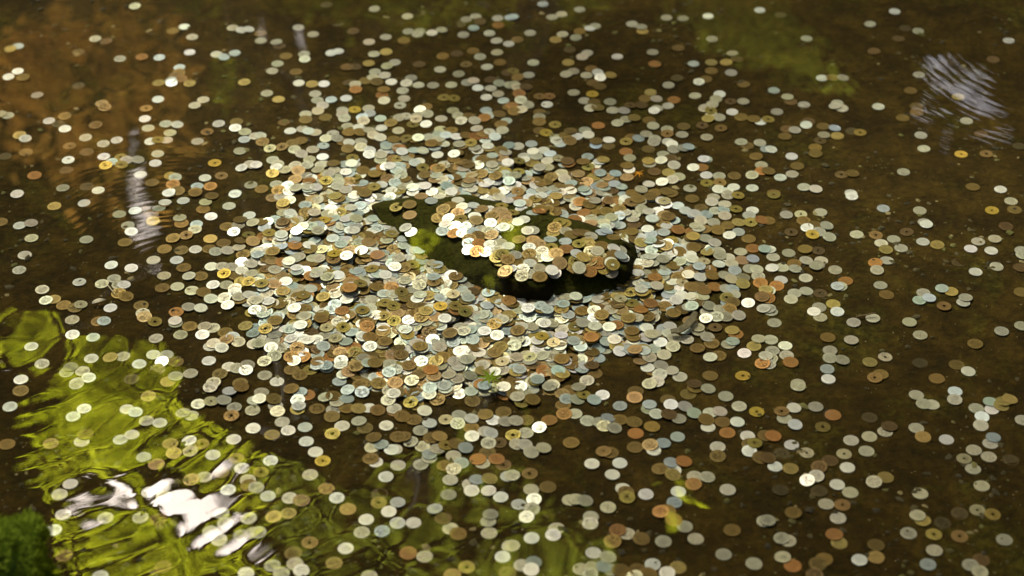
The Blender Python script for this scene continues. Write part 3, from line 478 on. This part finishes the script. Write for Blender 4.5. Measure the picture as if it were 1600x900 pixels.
# ------------------------------------------------------------------ grit and algae tufts on the bed
def build_debris():
    bm = bmesh.new(); bmesh.ops.create_icosphere(bm, subdivisions=1, radius=1); B = np.array([v.co[:] for v in bm.verts]); BF = [tuple(v.index for v in f.verts) for f in bm.faces]; bm.free()
    V = []; F = []; o = 0
    for i in range(7500):
        u, v = random.uniform(-60, 1660), random.uniform(-30, 960); p = at(u, v)
        dens = noise.noise(Vector((p.x*3, p.y*3, 2)))+.6*noise.noise(Vector((p.x*9, p.y*9, 5)))
        if dens < random.uniform(-.35, .5): continue
        r = .0012+.0045*random.random()**3; q = B*(1+RNG.uniform(-.35, .35, (len(B), 1)))*np.array((r*random.uniform(.8, 1.7), r, r*.55))
        a = random.uniform(0, 6.28); ca, sa = math.cos(a), math.sin(a)
        q = np.stack([q[:, 0]*ca-q[:, 1]*sa, q[:, 0]*sa+q[:, 1]*ca, q[:, 2]], 1)+np.array((p.x, p.y, -.001))
        V.append(q); F += [tuple(k+o for k in f) for f in BF]; o += len(B)
    me = mesh('grit', np.vstack(V), F)
    s = NT('grit_stone'); g = s.n('NewGeometry'); c = s.ramp(g.outputs['Random Per Island'], [(0, (.010, .008, .003)), (.6, (.04, .032, .010)), (.85, (.06, .065, .012)), (1, (.16, .13, .07))])
    p = s.n('BsdfPrincipled', i_Roughness=.9); s.l(c, p.inputs['Base Color']); s.l(p.outputs[0], s.out.inputs[0])
    obj('grit', me, s.m, kind='stuff', label='fine dark grit and algae crumbs strewn over the pond floor', category='grit')
build_debris()

# ------------------------------------------------------------------ fallen leaves, twigs, bark
def leaf_maple(name, u, v, z, size, rot, mat, label, lobes=7, tilt=(0, 0)):
    bm = bmesh.new(); ctr = bm.verts.new((0, 0, .003)); ring = []
    for i in range(lobes):
        a = math.pi/2+(i-(lobes-1)/2)*(2*math.pi*.80/(lobes-1)); L = size*(1-.10*abs(i-(lobes-1)/2)); wd = .17
        for da, r in ((-wd, .55), (0, 1.0), (wd, .55)): ring.append(bm.verts.new((r*L*math.cos(a+da), r*L*math.sin(a+da), .0035-.004*r*r+random.uniform(-.001, .001))))
        if i < lobes-1:
            am = a+(2*math.pi*.80/(lobes-1))/2; ring.append(bm.verts.new((.26*size*math.cos(am), .26*size*math.sin(am), .0025)))
    ring.append(bm.verts.new((0, -.16*size, .002)))
    for i in range(len(ring)): bm.faces.new((ctr, ring[i], ring[(i+1) % len(ring)]))
    root = empty(name, at(u, v, z), label=label, category='leaf'); root.rotation_euler = (tilt[0], tilt[1], rot)
    bmesh.ops.solidify(bm, geom=bm.faces[:], thickness=.0004)
    obj('blade', bm, mat, root)
    bs = bmesh.new(); bmesh.ops.create_cone(bs, cap_ends=True, segments=6, radius1=.0006, radius2=.0004, depth=size*.8)
    bmesh.ops.rotate(bs, verts=bs.verts[:], matrix=Matrix.Rotation(math.pi/2, 3, 'X')); bmesh.ops.translate(bs, verts=bs.verts[:], vec=(0, -size*.5, .002))
    obj('stalk', bs, mat, root)
M_GREEN = mat_leaf('fresh_leaf', (.13, .22, .015), (.26, .34, .03), .3)
M_ORANGE = mat_leaf('autumn_leaf', (.50, .24, .03), (.62, .36, .06), .3)
leaf_maple('maple_leaf', 766, 592, .026, .025, .5, M_GREEN, 'small bright green maple leaf lying on the front of the coin heap')
leaf_maple('maple_leaf', 998, 272, .012, .013, 2.4, M_ORANGE, 'tiny orange maple leaf lying on the far right of the coin heap')
def tube(bm, pts, r0, r1, seg=7):
    rings = []; n = len(pts)
    for i, p in enumerate(pts):
        t = (pts[min(i+1, n-1)]-pts[max(i-1, 0)]).normalized(); a = t.orthogonal().normalized(); b = t.cross(a); r = r0+(r1-r0)*i/(n-1)
        rings.append([bm.verts.new(p+(a*math.cos(2*math.pi*k/seg)+b*math.sin(2*math.pi*k/seg))*r) for k in range(seg)])
    for i in range(n-1):
        for k in range(seg): bm.faces.new((rings[i][k], rings[i][(k+1) % seg], rings[i+1][(k+1) % seg], rings[i+1][k]))
    bm.faces.new(list(reversed(rings[0]))); bm.faces.new(rings[-1])
def twig(name, pxs, r0, r1, col, label, cat):
    bm = bmesh.new(); tube(bm, [at(*p) for p in pxs], r0, r1); bmesh.ops.recalc_face_normals(bm, faces=bm.faces[:])
    o = obj(name, bm, mat_plain(name+'_surface', col, .8, .002, 200), label=label, category=cat); smooth(o.data)
twig('twig', [(1338,495,.003),(1350,493,.004),(1362,490,.006),(1369,489,.006)], .0016, .0008, (.10, .07, .035), 'short brown twig resting on a pale coin at the right', 'twig')
twig('stalk', [(166,443,.006),(171,449,.008),(176,455,.006),(182,461,.003)], .0012, .0007, (.45, .42, .34), 'pale dry stalk lying across coins on the left', 'stalk')
def bark_strip():
    mid = [(1087,488),(1081,500),(1072,510),(1060,517),(1048,518)]
    V = []; F = []
    for i, (u, v) in enumerate(mid):
        p = at(u, v, .011); t = (at(*mid[min(i+1, 4)], .011)-at(*mid[max(i-1, 0)], .011)).normalized(); n = Vector((-t.y, t.x, 0))*(.0055 if 0 < i < 4 else .0035)
        for zz in (0, .002): V += [p-n+Vector((0, 0, zz)), p+n+Vector((0, 0, zz-.001))]
    for i in range(4):
        a = i*4; F += [(a, a+1, a+5, a+4), (a+2, a+6, a+7, a+3), (a, a+4, a+6, a+2), (a+1, a+3, a+7, a+5)]
    F += [(0, 2, 3, 1), (16, 17, 19, 18)]
    obj('bark_strip', mesh('bark_strip', V, F), mat_plain('wet_bark', (.05, .042, .022), .6, .002, 150), label='curved strip of dark bark among coins on the right of the heap', category='bark')
bark_strip()
def feather():  # small pale feather fragment
    c = at(155, 473, .003); V = []; F = []
    for i in range(9):
        t = i/8; x = (t-.5)*.022; wd = .0045*math.sin(math.pi*min(1, t*.9+.1)); z = .002+.003*math.sin(3*t)
        V += [(x, -wd, z), (x, wd*.8, z+.001), (x, 0, z+.0018)]
    for i in range(8):
        a = i*3; F += [(a, a+3, a+5, a+2), (a+2, a+5, a+4, a+1)]
    o = obj('plume', mesh('plume', V, F), mat_plain('pale_plume', (.42, .40, .36), .6, 0, 90, .15), label='small pale curled petal on the dark bed at the left', category='plume'); o.location = c; o.rotation_euler.z = .35
feather()

# ------------------------------------------------------------------ trees round the pond: mirrored in the water and shading it
GAPS = [[(188,180),(218,180),(258,320),(250,415),(224,415),(196,300)],                 # sky seen through the branches
 [(1415,95),(1490,75),(1545,115),(1580,150),(1590,210),(1530,220),(1480,180)], [(1395,132),(1425,142),(1512,230),(1496,252),(1435,205)],
 [(360,16),(430,30),(482,50),(484,24),(508,24),(502,90),(440,72),(360,46)],
 [(130,730),(170,732),(208,800),(198,835),(150,830),(125,790)], [(208,765),(260,738),(340,745),(398,748),(405,800),(378,838),(320,856),(250,842),(215,812)],
 [(0,555),(25,540),(35,575),(10,590),(0,588)], [(405,860),(440,830),(470,860),(430,890)], [(150,690),(175,680),(190,725),(160,735)]]
BRIGHT = [[(100,585),(160,532),(262,548),(292,610),(270,650),(180,640),(120,630)], [(648,362),(668,358),(676,378),(672,396),(652,392)], [(728,442),(740,414),(760,408),(762,424),(744,438)], [(778,366),(798,360),(802,378),(782,384)]]
MAPLE = [[(110,620),(262,640),(300,640),(390,690),(430,760),(430,930),(120,930),(70,800),(30,720),(70,650)],
 [(0,520),(45,500),(80,540),(40,585),(0,595)], [(1058,768),(1102,775),(1095,802),(1060,798)]]
DIM = [[(430,690),(470,720),(580,820),(580,930),(430,930)], [(625,725),(760,705),(810,790),(900,830),(1000,930),(580,930),(590,820)]]
RUST = [[(0,70),(90,25),(200,18),(285,40),(300,110),(250,150),(300,200),(270,290),(150,290),(90,240),(0,180)]]
MOSSY = [[(1020,-60),(1210,-60),(1260,60),(1300,118),(1345,150),(1250,122),(1160,90),(1090,50),(1040,30)], [(340,95),(395,85),(412,150),(370,175),(342,150)], [(250,-60),(960,-60),(950,20),(800,40),(560,50),(450,25),(280,20)], [(1090,-60),(1180,-60),(1240,80),(1150,90)]]
SUNPATCH = [(380,330),(480,260),(640,225),(800,230),(960,270),(1060,340),(1090,430),(1040,520),(900,590),(720,630),(560,620),(430,580),(370,460)]
SP = [tuple(at(u, v)[:2]) for u, v in SUNPATCH]
SPC = np.mean(np.array(SP), 0)
def sun_ok(P, soft=.30):
    """keep leaves that do not stand between the sun and the middle of the pond"""
    P = np.array(P); t = P[:, 2]/SUN.z; x = P[:, 0]-SUN.x*t; y = P[:, 1]-SUN.y*t
    f = 1.25+RNG.normal(0, soft, len(P))*.6
    X = SPC[0]+(x-SPC[0])/np.maximum(f, .3); Y = SPC[1]+(y-SPC[1])/np.maximum(f, .3)
    return ~inpoly(X, Y, SP) | (RNG.random(len(P)) < .26)
def any_poly(u, v, polys):
    r = np.zeros(len(u), bool)
    for p in polys: r |= inpoly(u, v, p)
    return r
def leaves(P, size, mat, name, parent, flat=.0):
    n = len(P); P = np.array(P)
    d = RNG.normal(size=(n, 3)); d[:, 2] *= 1-flat; d /= np.linalg.norm(d, axis=1)[:, None]
    e = RNG.normal(size=(n, 3)); e[:, 2] *= 1-flat; e -= (e*d).sum(1)[:, None]*d; e /= np.linalg.norm(e, axis=1)[:, None]
    f = np.cross(d, e); s = size*RNG.uniform(.6, 1.3, (n, 1))
    V = np.empty((n, 6, 3)); V[:, 0] = P-d*s*.5; V[:, 1] = P-d*s*.1+e*s*.30+f*s*.06; V[:, 2] = P+d*s*.25+e*s*.2+f*s*.05
    V[:, 3] = P+d*s*.6; V[:, 4] = P+d*s*.25-e*s*.2+f*s*.05; V[:, 5] = P-d*s*.1-e*s*.30+f*s*.06
    b = np.arange(n)*6
    F = np.vstack([np.stack([b, b+1, b+2, b+3], 1), np.stack([b, b+3, b+4, b+5], 1)])
    me = mesh(name, V.reshape(-1, 3), F); return obj(name, me, mat, parent)
def sample_polys(polys, n, t0, t1, soft=0):
    bb = [(min(x for x, _ in p), max(x for x, _ in p), min(y for _, y in p), max(y for _, y in p)) for p in polys]
    ar = np.array([(a[1]-a[0])*(a[3]-a[2]) for a in bb]); out = []
    for i in RNG.choice(len(polys), n*2, p=ar/ar.sum()):
        a = bb[i]; u = random.uniform(a[0], a[1]); v = random.uniform(a[2], a[3])
        if inpoly(u, v, polys[i]): out.append(refl(u+random.gauss(0, soft), v+random.gauss(0, soft), random.uniform(t0, t1)))
        if len(out) >= n: break
    return np.array(out)
def trunk(parent, base, top, r, limbs):
    bm = bmesh.new(); b = Vector(base); t = Vector(top); pts = []
    for i in range(9):
        k = i/8; p = b.lerp(t, k); p += Vector((noise.noise(p*.8), noise.noise(p*.8+Vector((5, 5, 5))), 0))*.12*(k > 0); pts.append(p)
    tube(bm, pts, r, r*.4, 10)
    for e, s in limbs:
        st = pts[s]; e = Vector(e); m = st.lerp(e, .5)+Vector((0, 0, .2)); tube(bm, [st, st.lerp(m, .5)+Vector((0, 0, .08)), m, m.lerp(e, .5)+Vector((0, 0, .03)), e], r*.32, r*.06, 6)
    bmesh.ops.recalc_face_normals(bm, faces=bm.faces[:]); o = obj('trunk', bm, M_BARK, parent); smooth(o.data)
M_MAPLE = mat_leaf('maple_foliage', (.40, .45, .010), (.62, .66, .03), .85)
M_RUST = mat_leaf('rust_foliage', (.50, .26, .04), (.80, .44, .09), .85)
M_MOSSY = mat_leaf('green_foliage', (.10, .13, .01), (.32, .36, .03), .75)
M_DARK = mat_leaf('shaded_evergreen_foliage', (.010, .013, .004), (.030, .032, .010), .15)  # shade put into the leaf colour: near black, so its mirror image stays dark
def tree(name, label, polys, n, t0, t1, size, mat, base, thr=-1., avoid=True, soft=9):
    root = empty(name, base, label=label, category='tree', group='trees standing round the pond')
    P = sample_polys(polys, n, t0, t1, soft); u, v = mirror_px(P)
    ok = ~any_poly(u, v, GAPS) if avoid else np.ones(len(P), bool)
    ok &= np.array([noise.noise(Vector(p)*3.2)+.5*noise.noise(Vector(p)*9) for p in P]) > thr
    P = P[ok]; B = np.array(base)
    cr = leaves(P-B, size, mat, 'crown', root, .6)
    ends = [refl(sum(x for x, _ in p)/len(p), sum(y for _, y in p)/len(p), (t0+t1)/2)-Vector(base) for p in polys]
    top = sum(ends, Vector())/len(ends)+Vector((0, .3, .2)); trunk(root, (0, 0, -.1), top, .09, [(e, 5) for e in ends[:5]])
    return P
PM = tree('maple_tree', 'yellow-green sunlit maple mirrored in the lower left water', MAPLE, 5000, 4.2, 5.0, .05, M_MAPLE, (-1.2, 4.6, .25), .25, True, 14)
PB = tree('maple_tree', 'brightest yellow-green maple, mirrored left of the coin heap', BRIGHT, 460, 4.3, 4.75, .045, M_MAPLE, (-2.0, 5.2, .25), -.35)
PD = tree('maple_tree', 'maple given darker leaf colour for a faint mirror image in the bottom centre water', DIM, 1500, 4.2, 5.4, .045, M_MOSSY, (.5, 4.4, .25), -.08, True, 26)  # dimness put into the colour: darker leaves than the other maples
PR = tree('autumn_tree', 'rusty brown tree mirrored in the upper left water', RUST, 2400, 4.6, 6.0, .06, M_RUST, (-2.6, 5.6, .25), -.02, True, 34)
PG = tree('moss_stand_in', 'added green foliage standing in for mossy rock, mirrored along the far water edge', MOSSY, 4500, 3.6, 4.8, .045, M_MOSSY, (1.0, 5.0, .25), -.2)  # added foliage in place of sunlit mossy rock and bank
def evergreen():
    base = Vector((-2.6, 10.2, .25))
    root = empty('evergreen_tree', base, label='tall dark evergreen mirrored in the water, with unseen leaves added to shade the pond', category='tree', group='trees standing round the pond')
    # a screen of foliage behind the nearer trees
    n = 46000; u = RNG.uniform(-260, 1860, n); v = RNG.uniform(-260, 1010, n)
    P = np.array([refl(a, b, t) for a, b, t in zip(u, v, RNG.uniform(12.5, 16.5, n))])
    # unseen leaves added toward the sun, shaped to shade the pond around the heap
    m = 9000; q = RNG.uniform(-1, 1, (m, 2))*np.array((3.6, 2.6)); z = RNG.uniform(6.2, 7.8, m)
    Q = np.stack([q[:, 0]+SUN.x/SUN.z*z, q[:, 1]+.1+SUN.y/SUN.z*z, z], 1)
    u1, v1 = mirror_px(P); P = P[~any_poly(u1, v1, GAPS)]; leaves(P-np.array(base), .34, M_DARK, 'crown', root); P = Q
    T = sample_polys(GAPS[:3], 420, 11.5, 12.3); leaves(T-np.array(base), .07, M_DARK, 'crown', root)      # small leaves added in these gaps to grey the mirrored sky
    uu, vv = mirror_px(P)
    # let the sun reach the nearer trees
    keep = ~any_poly(uu, vv, GAPS) & sun_ok(P)
    for T, rad in ((PM, .50), (PB, .85), (PR, .80), (PG, .60), (PD, .50)):
        if len(T) == 0: continue
        sel = T[RNG.choice(len(T), min(260, len(T)), replace=False)]
        dz = P[:, 2][:, None]-sel[:, 2][None]; xx = P[:, 0][:, None]-SUN.x/SUN.z*dz-sel[:, 0][None]; yy = P[:, 1][:, None]-SUN.y/SUN.z*dz-sel[:, 1][None]
        keep &= ~((((xx**2+yy**2) < rad**2) & (dz > .2)).any(1))
    P = P[keep]
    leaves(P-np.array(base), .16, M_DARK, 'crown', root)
    trunk(root, (0, 0, -.1), (.1, .3, 8.5), .22, [((-1, -1, 5), 4), ((1.5, -1, 5.5), 5), ((2.5, 0, 4.5), 4), ((-1.5, -2, 6.5), 6), ((.5, -2.5, 6.6), 6)])
evergreen()
